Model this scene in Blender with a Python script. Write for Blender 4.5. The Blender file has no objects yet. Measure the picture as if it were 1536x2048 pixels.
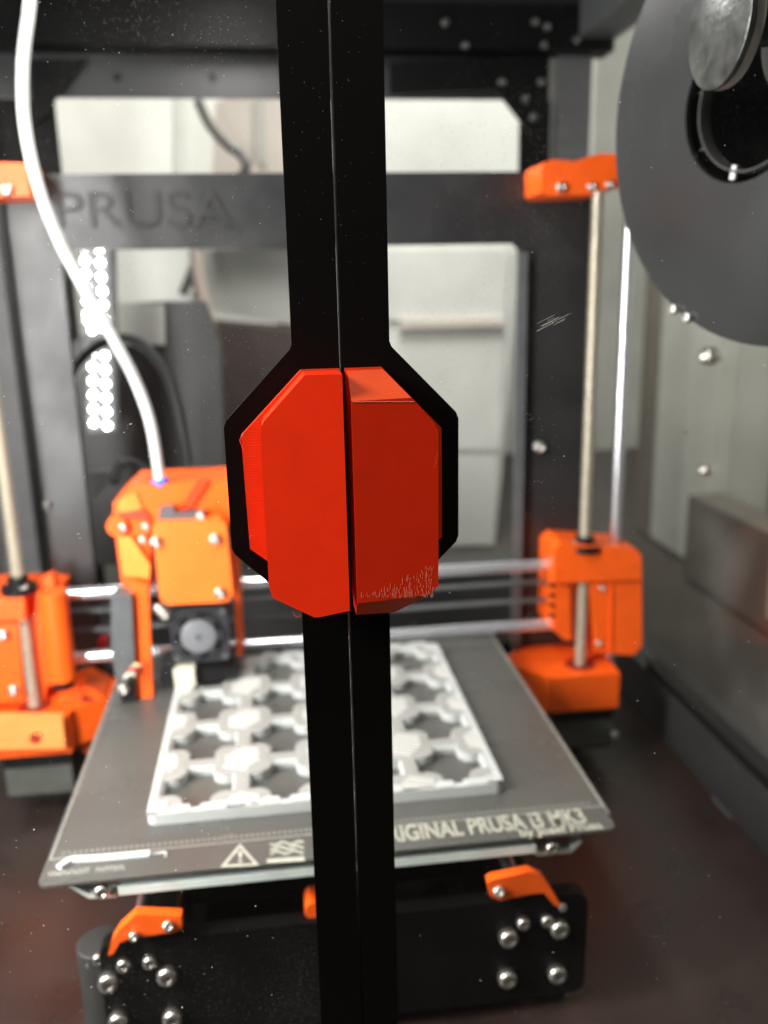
import bpy, bmesh, math, random
from mathutils import Vector, Matrix
random.seed(7)
sc = bpy.context.scene
COL = sc.collection
# ------------------------------------------------------------ camera (metres; floor of the enclosure is z = 0)
H = 0.335                                  # camera height above the enclosure floor
F_PX, CX, CY = 1745.0, 768.0, 1024.0       # focal length and centre measured in photograph pixels (1536 x 2048)
up = -Vector((915-CX, 7817-CY, F_PX)).normalized()
dep = Vector((532-CX, 581-CY, F_PX)); dep = (dep - up*dep.dot(up)).normalized()
rt = dep.cross(up)
if rt.x < 0: rt = -rt
R3 = Matrix((rt, dep, up))                 # camera (x right, y down, z forward) -> world
cam = bpy.data.cameras.new('camera'); camo = bpy.data.objects.new('camera', cam); COL.objects.link(camo)
cr, cu, cb = R3 @ Vector((1,0,0)), R3 @ Vector((0,-1,0)), R3 @ Vector((0,0,-1))
M = Matrix((cr, cu, cb)).transposed().to_4x4(); M.translation = Vector((0,0,H)); camo.matrix_world = M
cam.sensor_fit = 'VERTICAL'; cam.sensor_height = 24.0; cam.lens = 24.0*F_PX/2048.0
cam.clip_start = 0.01; cam.clip_end = 60
cam.dof.use_dof = True; cam.dof.focus_distance = 0.245; cam.dof.aperture_fstop = 5.8
sc.camera = camo
sc.view_settings.view_transform = 'Standard'; sc.view_settings.look = 'None'
sc.view_settings.exposure = 0.0; sc.view_settings.gamma = 1.0
w = bpy.data.worlds.new('World'); sc.world = w; w.use_nodes = True
w.node_tree.nodes['Background'].inputs[0].default_value = (0.85, 0.92, 1.0, 1); w.node_tree.nodes['Background'].inputs[1].default_value = 0.045
def area(name, loc, target, sx, sy, power, col=(1,1,1)):
    l = bpy.data.lights.new(name, 'AREA'); l.shape = 'RECTANGLE'; l.size = sx; l.size_y = sy; l.energy = power; l.color = col
    o = bpy.data.objects.new(name, l); COL.objects.link(o); o.location = loc
    o.rotation_euler = (Vector(target)-Vector(loc)).to_track_quat('-Z','Y').to_euler(); return o
area('enclosure_lamp', (-0.215, 0.288, H-0.03), (0.05, 0.54, H-0.10), 0.03, 0.36, 3.3, (1.0,0.99,0.97))   # upright LED bar in the front left corner
area('enclosure_lamp_top', (-0.02, 0.50, H+0.235), (0.03, 0.50, H-0.25), 0.40, 0.05, 2.0, (1.0,0.98,0.95))
area('room_lamp', (-0.85, -0.06, H+0.50), (0.02, 0.25, H-0.05), 0.3, 0.3, 14.0, (1.0,0.95,0.88))
area('room_ceiling_lamp', (0.05, -0.15, H+1.3), (0.02, 0.25, H-0.05), 0.9, 0.4, 9.0, (1.0,0.93,0.82))  # added overhead light for a sheen on the handle bevel
area('room_lamp_rear', (0.1, 1.0, H+0.75), (0.15, 1.5, H-0.1), 0.9, 0.2, 6.0, (1.0,0.99,0.95))  # added light that brightens the wall behind the enclosure
area('room_lamp_right', (0.12, 0.60, H+0.95), (0.55, 0.85, H-0.15), 0.3, 0.5, 22.0, (1.0,0.98,0.94))  # added light for the boards outside the side panel

# ------------------------------------------------------------ helpers
def ray(u, v): return R3 @ Vector(((u-CX)/F_PX, (v-CY)/F_PX, 1.0))
def P(u, v, Y):                            # the point at depth Y that the photograph shows at (u, v)
    r = ray(u, v); r = r*(Y/r.y); return Vector((r.x, r.y, r.z+H))
def link(name, me, mat=None, parent=None):
    o = bpy.data.objects.new(name, me); COL.objects.link(o)
    if mat: me.materials.append(mat)
    if parent: o.parent = parent
    return o
def tag(o, label=None, cat=None, group=None, kind=None):
    if label: o['label'] = label
    if cat: o['category'] = cat
    if group: o['group'] = group
    if kind: o['kind'] = kind
    return o
def thing(name, label, cat, group=None, kind=None):
    o = bpy.data.objects.new(name, None); COL.objects.link(o); o.empty_display_size = .02
    return tag(o, label, cat, group, kind)
def fin(bm, name, mat, parent=None, smooth=False, bev=0, seg=2):
    if bev:
        es = [e for e in bm.edges if len(e.link_faces) == 2 and e.calc_face_angle(0) > 0.5]
        bmesh.ops.bevel(bm, geom=es, offset=bev, segments=seg, affect='EDGES', profile=.5, clamp_overlap=True)
    bmesh.ops.recalc_face_normals(bm, faces=bm.faces)
    me = bpy.data.meshes.new(name); bm.to_mesh(me); bm.free()
    if smooth:
        for p in me.polygons: p.use_smooth = True
        try: me.set_sharp_from_angle(angle=math.radians(38))
        except Exception: pass
    return link(name, me, mat, parent)
def box(bm, a, b):
    x0,y0,z0 = a; x1,y1,z1 = b
    v = [bm.verts.new(p) for p in ((x0,y0,z0),(x1,y0,z0),(x1,y1,z0),(x0,y1,z0),(x0,y0,z1),(x1,y0,z1),(x1,y1,z1),(x0,y1,z1))]
    for f in ((0,3,2,1),(4,5,6,7),(0,1,5,4),(1,2,6,5),(2,3,7,6),(3,0,4,7)): bm.faces.new([v[i] for i in f])
def prism(bm, pts, d):                     # polygon pts swept by vector d
    d = Vector(d); a = [bm.verts.new(p) for p in pts]; b = [bm.verts.new(Vector(p)+d) for p in pts]
    n = len(pts); bm.faces.new(a); bm.faces.new(b[::-1])
    for i in range(n): bm.faces.new([a[i], b[i], b[(i+1)%n], a[(i+1)%n]])
def slab(bm, px, Y, depth): prism(bm, [P(u,v,Y) for u,v in px], (0,depth,0))
def frame_of(axis):
    a = Vector(axis).normalized(); t = Vector((0,0,1)) if abs(a.z) < .9 else Vector((1,0,0))
    e = a.cross(t).normalized(); return a, e, a.cross(e)
def lathe(bm, c, axis, prof, n=24):        # prof = [(distance along axis, radius)]
    a, e, f = frame_of(axis); c = Vector(c); rings = []
    for t, r in prof:
        if r <= 1e-6: rings.append([bm.verts.new(c+a*t)])
        else: rings.append([bm.verts.new(c+a*t+(e*math.cos(2*math.pi*k/n)+f*math.sin(2*math.pi*k/n))*r) for k in range(n)])
    for A, B in zip(rings, rings[1:]):
        if len(A) == 1 and len(B) == 1: continue
        for k in range(n):
            if len(A) == 1: bm.faces.new([A[0], B[k], B[(k+1)%n]])
            elif len(B) == 1: bm.faces.new([A[k], B[0], A[(k+1)%n]])
            else: bm.faces.new([A[k], B[k], B[(k+1)%n], A[(k+1)%n]])
def cyl(bm, a, b, r, n=20):
    a = Vector(a); L = (Vector(b)-a).length; e = min(r*.12, .0004)
    lathe(bm, a, Vector(b)-a, [(0,0),(0,r-e),(e,r),(L-e,r),(L,r-e),(L,0)], n)
def tube(bm, pts, r, n=12, sub=8):
    pts = [Vector(p) for p in pts]; q = []
    ext = [pts[0]*2-pts[1]] + pts + [pts[-1]*2-pts[-2]]
    for i in range(1, len(ext)-2):
        p0,p1,p2,p3 = ext[i-1:i+3]
        for k in range(sub):
            t = k/sub
            q.append(.5*((2*p1)+(p2-p0)*t+(2*p0-5*p1+4*p2-p3)*t*t+(3*p1-p0-3*p2+p3)*t**3))
    q.append(pts[-1]); prev = None
    for i, p in enumerate(q):
        d = (q[min(i+1,len(q)-1)]-q[max(i-1,0)]).normalized()
        e = d.cross(Vector((0,1,0)) if abs(d.y) < .95 else Vector((1,0,0))).normalized(); f = d.cross(e)
        ring = [bm.verts.new(p+(e*math.cos(2*math.pi*k/n)+f*math.sin(2*math.pi*k/n))*r) for k in range(n)]
        if prev:
            for k in range(n): bm.faces.new([prev[k], ring[k], ring[(k+1)%n], prev[(k+1)%n]])
        else: bm.faces.new(ring[::-1])
        prev = ring
    bm.faces.new(prev)
def rrect(x0, z0, x1, z1, r, n=5):
    o = []
    for cx, cz, a0 in ((x1-r,z0+r,-90),(x1-r,z1-r,0),(x0+r,z1-r,90),(x0+r,z0+r,180)):
        for k in range(n+1):
            a = math.radians(a0+90*k/n); o.append((cx+r*math.cos(a), cz+r*math.sin(a)))
    return o
def new(): return bmesh.new()
_screws = {}
def screw(parent, p, axis=(0,-1,0), r=.0028, mat=None, name='screw'):   # socket-head screw, copies share one mesh
    mat = mat or STEEL; key = (round(r,5), mat.name)
    if key not in _screws:
        bm = new(); h = r*1.05
        lathe(bm, (0,0,0), (0,0,1), [(-r*.6,r*.6),(0,r*.98),(h*.62,r),(h*.88,r*.88),(h,r*.62),(h,r*.5),(h*.45,r*.46),(h*.4,0)], 18)
        bmesh.ops.recalc_face_normals(bm, faces=bm.faces)
        me = bpy.data.meshes.new('screw'); bm.to_mesh(me); bm.free()
        for q in me.polygons: q.use_smooth = True
        me.materials.append(mat); _screws[key] = me
    o = bpy.data.objects.new(name, _screws[key]); COL.objects.link(o); o.parent = parent; o.location = p
    o.rotation_euler = Vector(axis).to_track_quat('Z','Y').to_euler(); return o
def text(body, name, mat, parent, origin, xdir, ydir, height, ext, spacing=1.0, bold=0.0, align='LEFT'):
    c = bpy.data.curves.new(name, 'FONT'); c.body = body; c.size = 1.0; c.extrude = ext/height*.5; c.offset = bold; c.space_character = spacing; c.align_x = align
    o = bpy.data.objects.new(name, c); COL.objects.link(o)
    dg = bpy.context.evaluated_depsgraph_get(); me = bpy.data.meshes.new_from_object(o.evaluated_get(dg)); bpy.data.objects.remove(o)
    X = Vector(xdir).normalized(); Y = Vector(ydir).normalized(); Z = X.cross(Y)
    Mx = Matrix((X,Y,Z)).transposed().to_4x4(); Mx.translation = Vector(origin)
    me.transform(Mx @ Matrix.Diagonal((height,height,height,1))); me.materials.clear()
    return link(name, me, mat, parent)

# ------------------------------------------------------------ materials
def mat(name, col, rough=.5, metal=0, noise=0, nscale=60, bump=0, bscale=400, spec=.5, coat=0, rn=0, stretch=None, sss=0):
    m = bpy.data.materials.new(name); m.use_nodes = True; nt = m.node_tree; b = nt.nodes['Principled BSDF']
    b.inputs['Base Color'].default_value = (*col,1); b.inputs['Roughness'].default_value = rough; b.inputs['Metallic'].default_value = metal
    b.inputs['Specular IOR Level'].default_value = spec; b.inputs['Coat Weight'].default_value = coat
    if sss:
        b.inputs['Subsurface Weight'].default_value = sss; b.inputs['Subsurface Scale'].default_value = .004; b.inputs['Subsurface Radius'].default_value = (1,.35,.15)
    tc = nt.nodes.new('ShaderNodeTexCoord'); src = tc.outputs['Object']
    if stretch:
        mp = nt.nodes.new('ShaderNodeMapping'); mp.inputs['Scale'].default_value = stretch; nt.links.new(src, mp.inputs[0]); src = mp.outputs[0]
    if noise or rn:
        n = nt.nodes.new('ShaderNodeTexNoise'); n.inputs['Scale'].default_value = nscale; n.inputs['Detail'].default_value = 6; nt.links.new(src, n.inputs['Vector'])
        if noise:
            r = nt.nodes.new('ShaderNodeMapRange'); r.inputs[1].default_value = .3; r.inputs[2].default_value = .7; r.inputs[3].default_value = 1-noise; r.inputs[4].default_value = 1+noise
            nt.links.new(n.outputs[0], r.inputs[0]); mx = nt.nodes.new('ShaderNodeVectorMath'); mx.operation = 'SCALE'; mx.inputs[0].default_value = col
            nt.links.new(r.outputs[0], mx.inputs['Scale']); nt.links.new(mx.outputs[0], b.inputs['Base Color'])
        if rn:
            r2 = nt.nodes.new('ShaderNodeMapRange'); r2.inputs[1].default_value = .3; r2.inputs[2].default_value = .7; r2.inputs[3].default_value = max(rough-rn,.03); r2.inputs[4].default_value = rough+rn
            nt.links.new(n.outputs[0], r2.inputs[0]); nt.links.new(r2.outputs[0], b.inputs['Roughness'])
    if bump:
        n2 = nt.nodes.new('ShaderNodeTexNoise'); n2.inputs['Scale'].default_value = bscale; n2.inputs['Detail'].default_value = 3; nt.links.new(src, n2.inputs['Vector'])
        bp = nt.nodes.new('ShaderNodeBump'); bp.inputs['Strength'].default_value = bump; bp.inputs['Distance'].default_value = .0006
        nt.links.new(n2.outputs[0], bp.inputs['Height']); nt.links.new(bp.outputs[0], b.inputs['Normal'])
    return m
def layered(name, col, rough, pitch=.0003, strength=.25, axis='Z', blotch=.08, sss=0, spec=.35):   # printed plastic: fine layer lines
    m = mat(name, col, rough, noise=blotch, nscale=90, sss=sss, spec=spec); nt = m.node_tree; b = nt.nodes['Principled BSDF']
    tc = nt.nodes.new('ShaderNodeTexCoord'); wv = nt.nodes.new('ShaderNodeTexWave'); wv.bands_direction = axis; wv.inputs['Scale'].default_value = .314/pitch; wv.inputs['Distortion'].default_value = .6; wv.inputs['Detail'].default_value = 1
    nt.links.new(tc.outputs['Object'], wv.inputs['Vector']); bp = nt.nodes.new('ShaderNodeBump'); bp.inputs['Strength'].default_value = strength; bp.inputs['Distance'].default_value = .00012
    nt.links.new(wv.outputs[0], bp.inputs['Height']); nt.links.new(bp.outputs[0], b.inputs['Normal']); return m
def emit(name, col, s):
    m = bpy.data.materials.new(name); m.use_nodes = True; b = m.node_tree.nodes['Principled BSDF']
    b.inputs['Base Color'].default_value = (*col,1); b.inputs['Emission Color'].default_value = (*col,1); b.inputs['Emission Strength'].default_value = s; return m
def glass(name, tint=(1,1,1), refl=.7, dust=.03, dscale=14, rough=.02, dcol=(.8,.8,.78)):
    m = bpy.data.materials.new(name); m.use_nodes = True; nt = m.node_tree; N = nt.nodes; L = nt.links
    N.remove(N['Principled BSDF']); out = N['Material Output']
    tr = N.new('ShaderNodeBsdfTransparent'); tr.inputs[0].default_value = (*tint,1)
    gl = N.new('ShaderNodeBsdfGlossy'); gl.inputs['Roughness'].default_value = rough
    lw = N.new('ShaderNodeLayerWeight'); lw.inputs[0].default_value = .5; pw = N.new('ShaderNodeMath'); pw.operation = 'POWER'; pw.inputs[1].default_value = 5; L.new(lw.outputs['Facing'], pw.inputs[0])
    fr = N.new('ShaderNodeMath'); fr.operation = 'MULTIPLY_ADD'; fr.inputs[1].default_value = .9; fr.inputs[2].default_value = .04; L.new(pw.outputs[0], fr.inputs[0])
    ml = N.new('ShaderNodeMath'); ml.operation = 'MULTIPLY'; ml.inputs[1].default_value = refl; L.new(fr.outputs[0], ml.inputs[0])
    mx = N.new('ShaderNodeMixShader'); L.new(ml.outputs[0], mx.inputs[0]); L.new(tr.outputs[0], mx.inputs[1]); L.new(gl.outputs[0], mx.inputs[2])
    df = N.new('ShaderNodeBsdfDiffuse'); df.inputs[0].default_value = (*dcol,1)
    tc = N.new('ShaderNodeTexCoord'); n1 = N.new('ShaderNodeTexNoise'); n1.inputs['Scale'].default_value = dscale; n1.inputs['Detail'].default_value = 5
    n2 = N.new('ShaderNodeTexNoise'); n2.inputs['Scale'].default_value = 900; n2.inputs['Detail'].default_value = 2
    L.new(tc.outputs['Object'], n1.inputs['Vector']); L.new(tc.outputs['Object'], n2.inputs['Vector'])
    r1 = N.new('ShaderNodeMapRange'); r1.inputs[1].default_value = .5; r1.inputs[2].default_value = .78; r1.inputs[3].default_value = .08; r1.inputs[4].default_value = 1; L.new(n1.outputs[0], r1.inputs[0])
    r2 = N.new('ShaderNodeMapRange'); r2.inputs[1].default_value = .6; r2.inputs[2].default_value = .8; r2.inputs[3].default_value = .35; r2.inputs[4].default_value = 5; L.new(n2.outputs[0], r2.inputs[0])
    m1 = N.new('ShaderNodeMath'); m1.operation = 'MULTIPLY'; L.new(r1.outputs[0], m1.inputs[0]); L.new(r2.outputs[0], m1.inputs[1])
    m2 = N.new('ShaderNodeMath'); m2.operation = 'MULTIPLY'; m2.inputs[1].default_value = dust; L.new(m1.outputs[0], m2.inputs[0]); m2.use_clamp = True
    m3 = N.new('ShaderNodeMixShader'); L.new(m2.outputs[0], m3.inputs[0]); L.new(mx.outputs[0], m3.inputs[1]); L.new(df.outputs[0], m3.inputs[2])
    L.new(m3.outputs[0], out.inputs[0]); return m
BLACKMETAL = mat('black_powder_coat', (.0022,.0018,.0016), .6, bump=.12, bscale=5000, spec=.12)
FRAME = mat('printer_frame_metal', (.02,.02,.021), .38, noise=.12, nscale=30, bump=.3, bscale=900, rn=.08)
ENCL = mat('enclosure_metal', (.035,.036,.038), .42, noise=.15, nscale=25, bump=.2, bscale=800)
DARK = mat('dark_plastic', (.007,.007,.008), .45, spec=.3, noise=.2, nscale=80)
PLATEBLK = mat('black_plate', (.003,.003,.003), .5, spec=.14, noise=.25, nscale=50, bump=.2, bscale=700)
GREYPL = mat('dark_grey_plastic', (.09,.095,.1), .45, noise=.12, nscale=90)
FANBLK = mat('fan_plastic', (.03,.031,.036), .35, noise=.1)
FANHUB = mat('fan_hub_sticker', (.17,.175,.19), .4, noise=.1)
MOTOR = mat('motor_steel', (.11,.115,.1), .5, metal=.3, noise=.15, nscale=70)
STEEL = mat('polished_steel', (.6,.58,.54), .32, metal=.95, noise=.08)
ROD = mat('ground_steel_rod', (.85,.87,.92), .25, metal=.8, noise=.04, nscale=200)
LEAD = mat('lead_screw_steel', (.55,.51,.41), .4, metal=.6, noise=.1, nscale=200)
ORANGE = layered('orange_printed_plastic', (.93,.115,.008), .42, .0008, .3)
HANDLE = layered('orange_handle_plastic', (.92,.030,.002), .40, .0005, .12, 'X', .04)
HBASE = layered('orange_handle_base_plastic', (.6,.04,.003), .5, .0008, .3, 'Z', .06)
PEI = mat('print_sheet_coating', (.075,.075,.068), .28, noise=.12, nscale=18, bump=.35, bscale=1600, rn=.06)
PRINTINK = mat('sheet_print', (.36,.36,.3), .5, noise=.2, nscale=300)
EDGEINK = mat('sheet_edge_line', (.3,.3,.27), .4, noise=.2, nscale=200)
PALE = mat('bed_edge_metal', (.75,.84,.79), .4, metal=.1, noise=.1)
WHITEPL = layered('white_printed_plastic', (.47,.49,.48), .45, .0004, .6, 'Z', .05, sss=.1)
WHITETOP = mat('white_infill', (.30,.30,.285), .5, noise=.06, bump=.5, bscale=260, stretch=(1,.12,1))  # darker copy of the print's white, groove shade put into the colour
PTFE = mat('white_tube_plastic', (.6,.61,.6), .3, noise=.04, spec=.6)
BLUE = mat('blue_collet', (.02,.12,.55), .4)
PANE = glass('door_acrylic', (.97,.97,.965), .35, .03)
SIDEPANE = glass('side_panel_acrylic', (.9,.9,.88), 1.0, .14, 7, .12)
DUST = mat('dust', (.8,.78,.74), .8)
FLOORM = mat('enclosure_floor_metal', (.026,.016,.014), .33, noise=.35, nscale=22, bump=.3, bscale=700, rn=.1)
SPOOL = mat('spool_plastic', (.03,.031,.032), .27, noise=.2, nscale=9, rn=.09, bump=.1, bscale=200)
SPOOLIN = mat('spool_core_plastic', (.008,.007,.007), .25)
SPOOLEDGE = mat('spool_ring_plastic', (.06,.06,.058), .2)
CAP = mat('scuffed_cap_metal', (.09,.094,.09), .35, metal=.6, noise=.45, nscale=160, bump=.5, bscale=300)
WALLM = mat('room_wall_paint', (.42,.43,.4), .7, noise=.14, nscale=9)
CABM = mat('cabinet_paint', (.5,.51,.48), .5, noise=.09, nscale=14)
BEIGE = mat('carton_board', (.46,.42,.375), .7, noise=.05, nscale=20)
GREYBOX = mat('grey_box_plastic', (.36,.37,.34), .6, noise=.06, nscale=12)
LEDREFL = emit('led_light', (1,.98,.94), 30)
BRASS = mat('brass', (.7,.55,.3), .4, metal=.8)
SILIC = mat('nozzle_sock', (.62,.6,.48), .6, noise=.1)
RED = mat('red_connector', (.5,.01,.03), .4)

# ------------------------------------------------------------ floor, walls of the room (setting)
bm = new(); box(bm, (-.34,.24,-.004), (.34,.86,0)); tag(fin(bm,'floor',FLOORM), 'dark brown metal floor of the enclosure under the printer', kind='structure')
TABLE = mat('table_top', (.05,.042,.036), .6, noise=.2, nscale=8)
bm = new(); box(bm, (-2.5,-1.5,-.045), (2.5,2.5,-.006)); tag(fin(bm,'table_top',TABLE), 'table under the enclosure', kind='structure')
bm = new(); box(bm, (-2.5,1.75,-.04), (2.5,1.8,2.2)); tag(fin(bm,'wall',WALLM), 'pale room wall behind the enclosure', kind='structure')
bm = new(); box(bm, (1.5,-1.5,-.04), (1.55,1.74,2.2)); tag(fin(bm,'wall',WALLM), 'pale room wall to the right of the enclosure', kind='structure')

# ------------------------------------------------------------ enclosure
DY = .25                                   # front face of the doors
enc = thing('enclosure', 'black metal printer enclosure with clear side panel around the printer', 'enclosure')
YR, XR, XL = .80, .279, -.242
ZT = H+.196
def part(name, m, a, b, parent=enc, bev=.0012):
    bm = new(); box(bm, a, b); return fin(bm, name, m, parent, bev=bev)
part('bottom_rail', ENCL, (XR,.266,.0005), (XR+.031,.83,.0415))
part('bottom_rail', ENCL, (XL-.05,.266,.0005), (XL-.02,.83,.0415))
part('bottom_rail', ENCL, (XL-.018,YR+.001,.0005), (XR-.002,YR+.03,.07))
POSTM = mat('grey_post_metal', (.12,.12,.125), .45, noise=.1)
pr = part('rear_post', POSTM, (XR-.022,YR-.012,.0425), (XR+.008,YR+.02,ZT))
part('rear_post', POSTM, (XL-.004,YR-.012,.0425), (XL+.026,YR+.02,ZT))
for p_ in (0,):
    bm = new(); xa, xb = XL+.03, XR-.026
    # rear header: deep rail with bolt holes, its lower lip set back and lit
    box(bm, (xa,YR,H+.156), (xb,YR+.004,H+.1955)); hd = fin(bm,'rear_header',ENCL,enc,bev=.001)
for u in (235,425):
    c = P(u,155,YR-.0006); bm = new(); lathe(bm, c, (0,-1,0), [(0,0),(0,.0035),(.0005,.0035),(.0005,0)], 16); fin(bm,'bolt_hole',DARK,hd)
part('rear_top_rail', PLATEBLK, (XL-.02,YR-.03,H+.188), (XR+.02,YR-.002,H+.222))
part('rear_top_lip', ENCL, (XL-.02,YR+.004,H+.2235), (XR+.02,YR+.03,H+.27))
bm = new(); box(bm,(XL-.05,.262,H+.246),(XR+.04,YR+.03,H+.25)); fin(bm,'top_panel',PLATEBLK,enc,bev=.0008)
part('top_side_rail', GREYPL, (XR-.012,.266,H+.196), (XR+.02,YR-.034,H+.226))
part('top_side_rail', GREYPL, (XL-.03,.266,H+.196), (XL-.004,YR-.034,H+.226))
# right rear opening: side strips of the rear panel
part('rear_side_panel', PLATEBLK, (P(1040,240,YR).x,YR+.0005,.071), (XR-.024,YR+.0035,H+.155))
part('rear_side_panel', PLATEBLK, (XL+.028,YR+.0005,.071), (P(118,300,YR).x,YR+.0035,H+.155))
# gusset brackets in the upper corners, with rivets
def gusset(px, Y, rivets, lab=None):
    bm = new(); slab(bm, px, Y, .004); g = fin(bm,'corner_bracket',ENCL if lab else PLATEBLK,enc,bev=.0006)
    if lab: g['label'] = lab
    for u,v in rivets: screw(g, P(u,v,Y), r=.0034, mat=RIVET, name='rivet')
RIVET = mat('rivet_metal', (.2,.2,.2), .35, metal=.8)
gusset([(960,118),(1098,118),(1090,330),(1075,285),(985,170)], YR-.018, [(1003,165),(1082,165),(1050,198),(1066,235),(1088,92)])
gusset([(780,125),(958,118),(985,180),(780,190)], YR-.0175, [(930,92),(890,45),(872,160),(1072,50)][:0])
gusset([(60,120),(170,118),(112,195),(85,235),(66,250)], YR-.018, [])
for u,v in ((930,92),(890,46),(1070,45),(1088,92),(1093,55),(1152,80)): screw(enc, P(u,v,YR-.034), r=.003, mat=RIVET, name='rivet')
# side panel: smoky acrylic in the right wall
bm = new(); box(bm, (XR+.012,.266,.0425), (XR+.0155,.79,H+.195)); fin(bm,'side_panel',SIDEPANE,enc)
bm = new(); box(bm, (XL-.04,.266,.0425), (XL-.037,.79,H+.195)); fin(bm,'side_panel',SIDEPANE,enc)
r_ = ray(1415,940); X_ = XR+.011; q = r_*(X_/r_.x); screw(enc, (q.x,q.y,q.z+H), (-1,0,0), .004)  # added screw standing in for a specular blob on the panel
r_ = ray(1425,712); q = r_*(X_/r_.x); screw(enc, (q.x,q.y,q.z+H), (-1,0,0), .0062)  # added larger screw in place of a bright reflection in the panel
r_ = ray(1443,1622); q = r_*((XR-.0005)/r_.x); bm = new(); box(bm,(q.x-.001,q.y-.012,q.z+H-.002),(q.x+.0008,q.y+.012,q.z+H+.003)); fin(bm,'rail_slot',GREYPL,enc,bev=.0004)
# rubber cable trim lying on the right rail
bm = new(); box(bm, (XR+.0005,.30,.0418), (XR+.011,.60,.049)); fin(bm,'rail_seal',DARK,enc,bev=.0015)

# ------------------------------------------------------------ things behind the enclosure
def bg(name, lab, cat, px, Y, depth, m, bev=.002):
    bm = new(); slab(bm, px, Y, depth); o = fin(bm, name, m, None, bev=bev); return tag(o, lab, cat)
cb = thing('cabinet', 'white drawer cabinet behind the rear opening, right of the door strips', 'cabinet')
bm = new(); slab(bm, [(560,150),(1100,150),(1034,480),(1003,940),(990,1092),(980,1104),(560,1130)], 1.10, .25); fin(bm,'cabinet_body',CABM,cb,bev=.004)
for (a,b,c,d) in ((770,500,1018,640),(770,660,1008,900),(770,912,995,1090)):
    bm = new(); slab(bm, [(a,b),(c,b),(c-8,d),(a,d)], 1.094, .0055); fr_ = fin(bm,'drawer_front',CABM,cb,bev=.002)
bm = new(); slab(bm, [(800,642),(1010,636),(1010,652),(800,658)], 1.085, .01); fin(bm,'drawer_handle',BEIGE,cb,bev=.003)
bg('storage_box', 'pale grey plastic box on the shelf, seen under the printer top bar on the left', 'box', [(225,470),(392,470),(385,602),(222,602)], 1.05, .12, CABM)
bg('wall_panel', 'pale wall panel seen above the printer top bar on the left', 'panel', [(60,120),(345,120),(345,480),(60,480)], 1.12, .03, CABM)
bg('wall_panel', 'light grey panel seen above the printer top bar beside the black cable', 'panel', [(347,120),(700,120),(700,600),(347,480)], 1.14, .03, WALLM)
ct = bg('carton', 'beige cardboard carton with a printed grey strip, high behind the left door strip', 'carton', [(520,178),(640,178),(640,470),(420,470),(430,205)], 1.02, .08, BEIGE)
bm = new()
for k in range(9): slab(bm, [(505,200+k*14),(512,200+k*14),(512,208+k*14),(505,208+k*14)], 1.0185, .001)
slab(bm, [(518,195),(530,195),(530,330),(518,330)], 1.0185, .001); fin(bm,'printed_strip',GREYBOX,ct)
bg('storage_box', 'tan grey box behind the white hanging cord, left of the door strips', 'box', [(398,500),(640,500),(640,660),(415,620)], 1.05, .1, GREYBOX)
bg('storage_box', 'dark brown box low behind the left door strip', 'box', [(420,645),(660,665),(660,1120),(440,1120)], 1.0, .1, mat('brown_box_plastic',(.06,.045,.04),.5,noise=.1))
bg('power_supply', 'black power supply box standing behind the cable loop', 'power supply', [(140,690),(238,610),(330,603),(405,605),(440,700),(460,1130),(140,1130)], .74, .05, mat('power_supply_metal',(.018,.017,.017),.45,noise=.2))
bg('storage_box', 'grey box half hidden behind the black cable loop', 'box', [(232,608),(328,608),(330,690),(232,690)], .735, .004, GREYBOX)
bm = new(); tube(bm, [P(395,200,.95),P(420,250,.95),P(455,290,.95),P(482,310,.95),P(488,345,.95),P(420,430,.97),P(392,520,.97),P(365,590,.97)], .005); tag(fin(bm,'cord',mat('grey_cord_plastic',(.12,.12,.11),.5),smooth=True), 'thin dark cord hanging behind the printer top bar', 'cord')
bm = new(); tube(bm, [P(392,500,.95),P(395,545,.95),P(405,600,.95),P(420,660,.95),P(436,730,.95)], .007); tag(fin(bm,'cord',mat('pink_cord_plastic',(.5,.42,.37),.5),smooth=True), 'short pinkish cord hanging left of the door strips', 'cord')
bm = new(); slab(bm, [(178,945),(232,940),(236,946),(182,1010)], .66, .004); tag(fin(bm,'corner_plate',GREYPL,bev=.0005), 'grey triangular plate beside the print head', 'plate')
BROWNB = mat('brown_board', (.13,.11,.09), .6, noise=.15, nscale=12)
# stand-in boards outside to the right, toned like reflections in the side panel
def outside(name, lab, cat, y0, y1, z0, z1, X, m):
    bm = new(); box(bm, (X,y0,z0), (X+.04,y1,z1)); return tag(fin(bm,name,m,bev=.002), lab, cat)
outside('board', 'wide pale board outside the side panel, beside the right steel rod', 'board', .93,1.085,0,H+.3,.50,CABM)
outside('board', 'thin dark board outside the side panel, just right of the steel rod', 'board', 1.09,1.14,0,H+.3,.50,BROWNB)
outside('board', 'grey board outside the side panel, under the spool', 'board', .833,.927,0,H+.3,.52,GREYBOX)
outside('board', 'dark brown board outside the side panel near the right edge', 'board', .77,.83,0,H+.3,.51,BROWNB)
outside('board', 'narrow white board at the right edge, outside the side panel', 'board', .672,.702,H-.30,H-.10,.44,CABM)
outside('shelf', 'low brown shelf front outside the side panel above the grey rail', 'shelf', .60,.925,0,H-.238,.47,mat('shelf_front_paint',(.11,.1,.088),.6,noise=.1,nscale=10))

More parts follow.
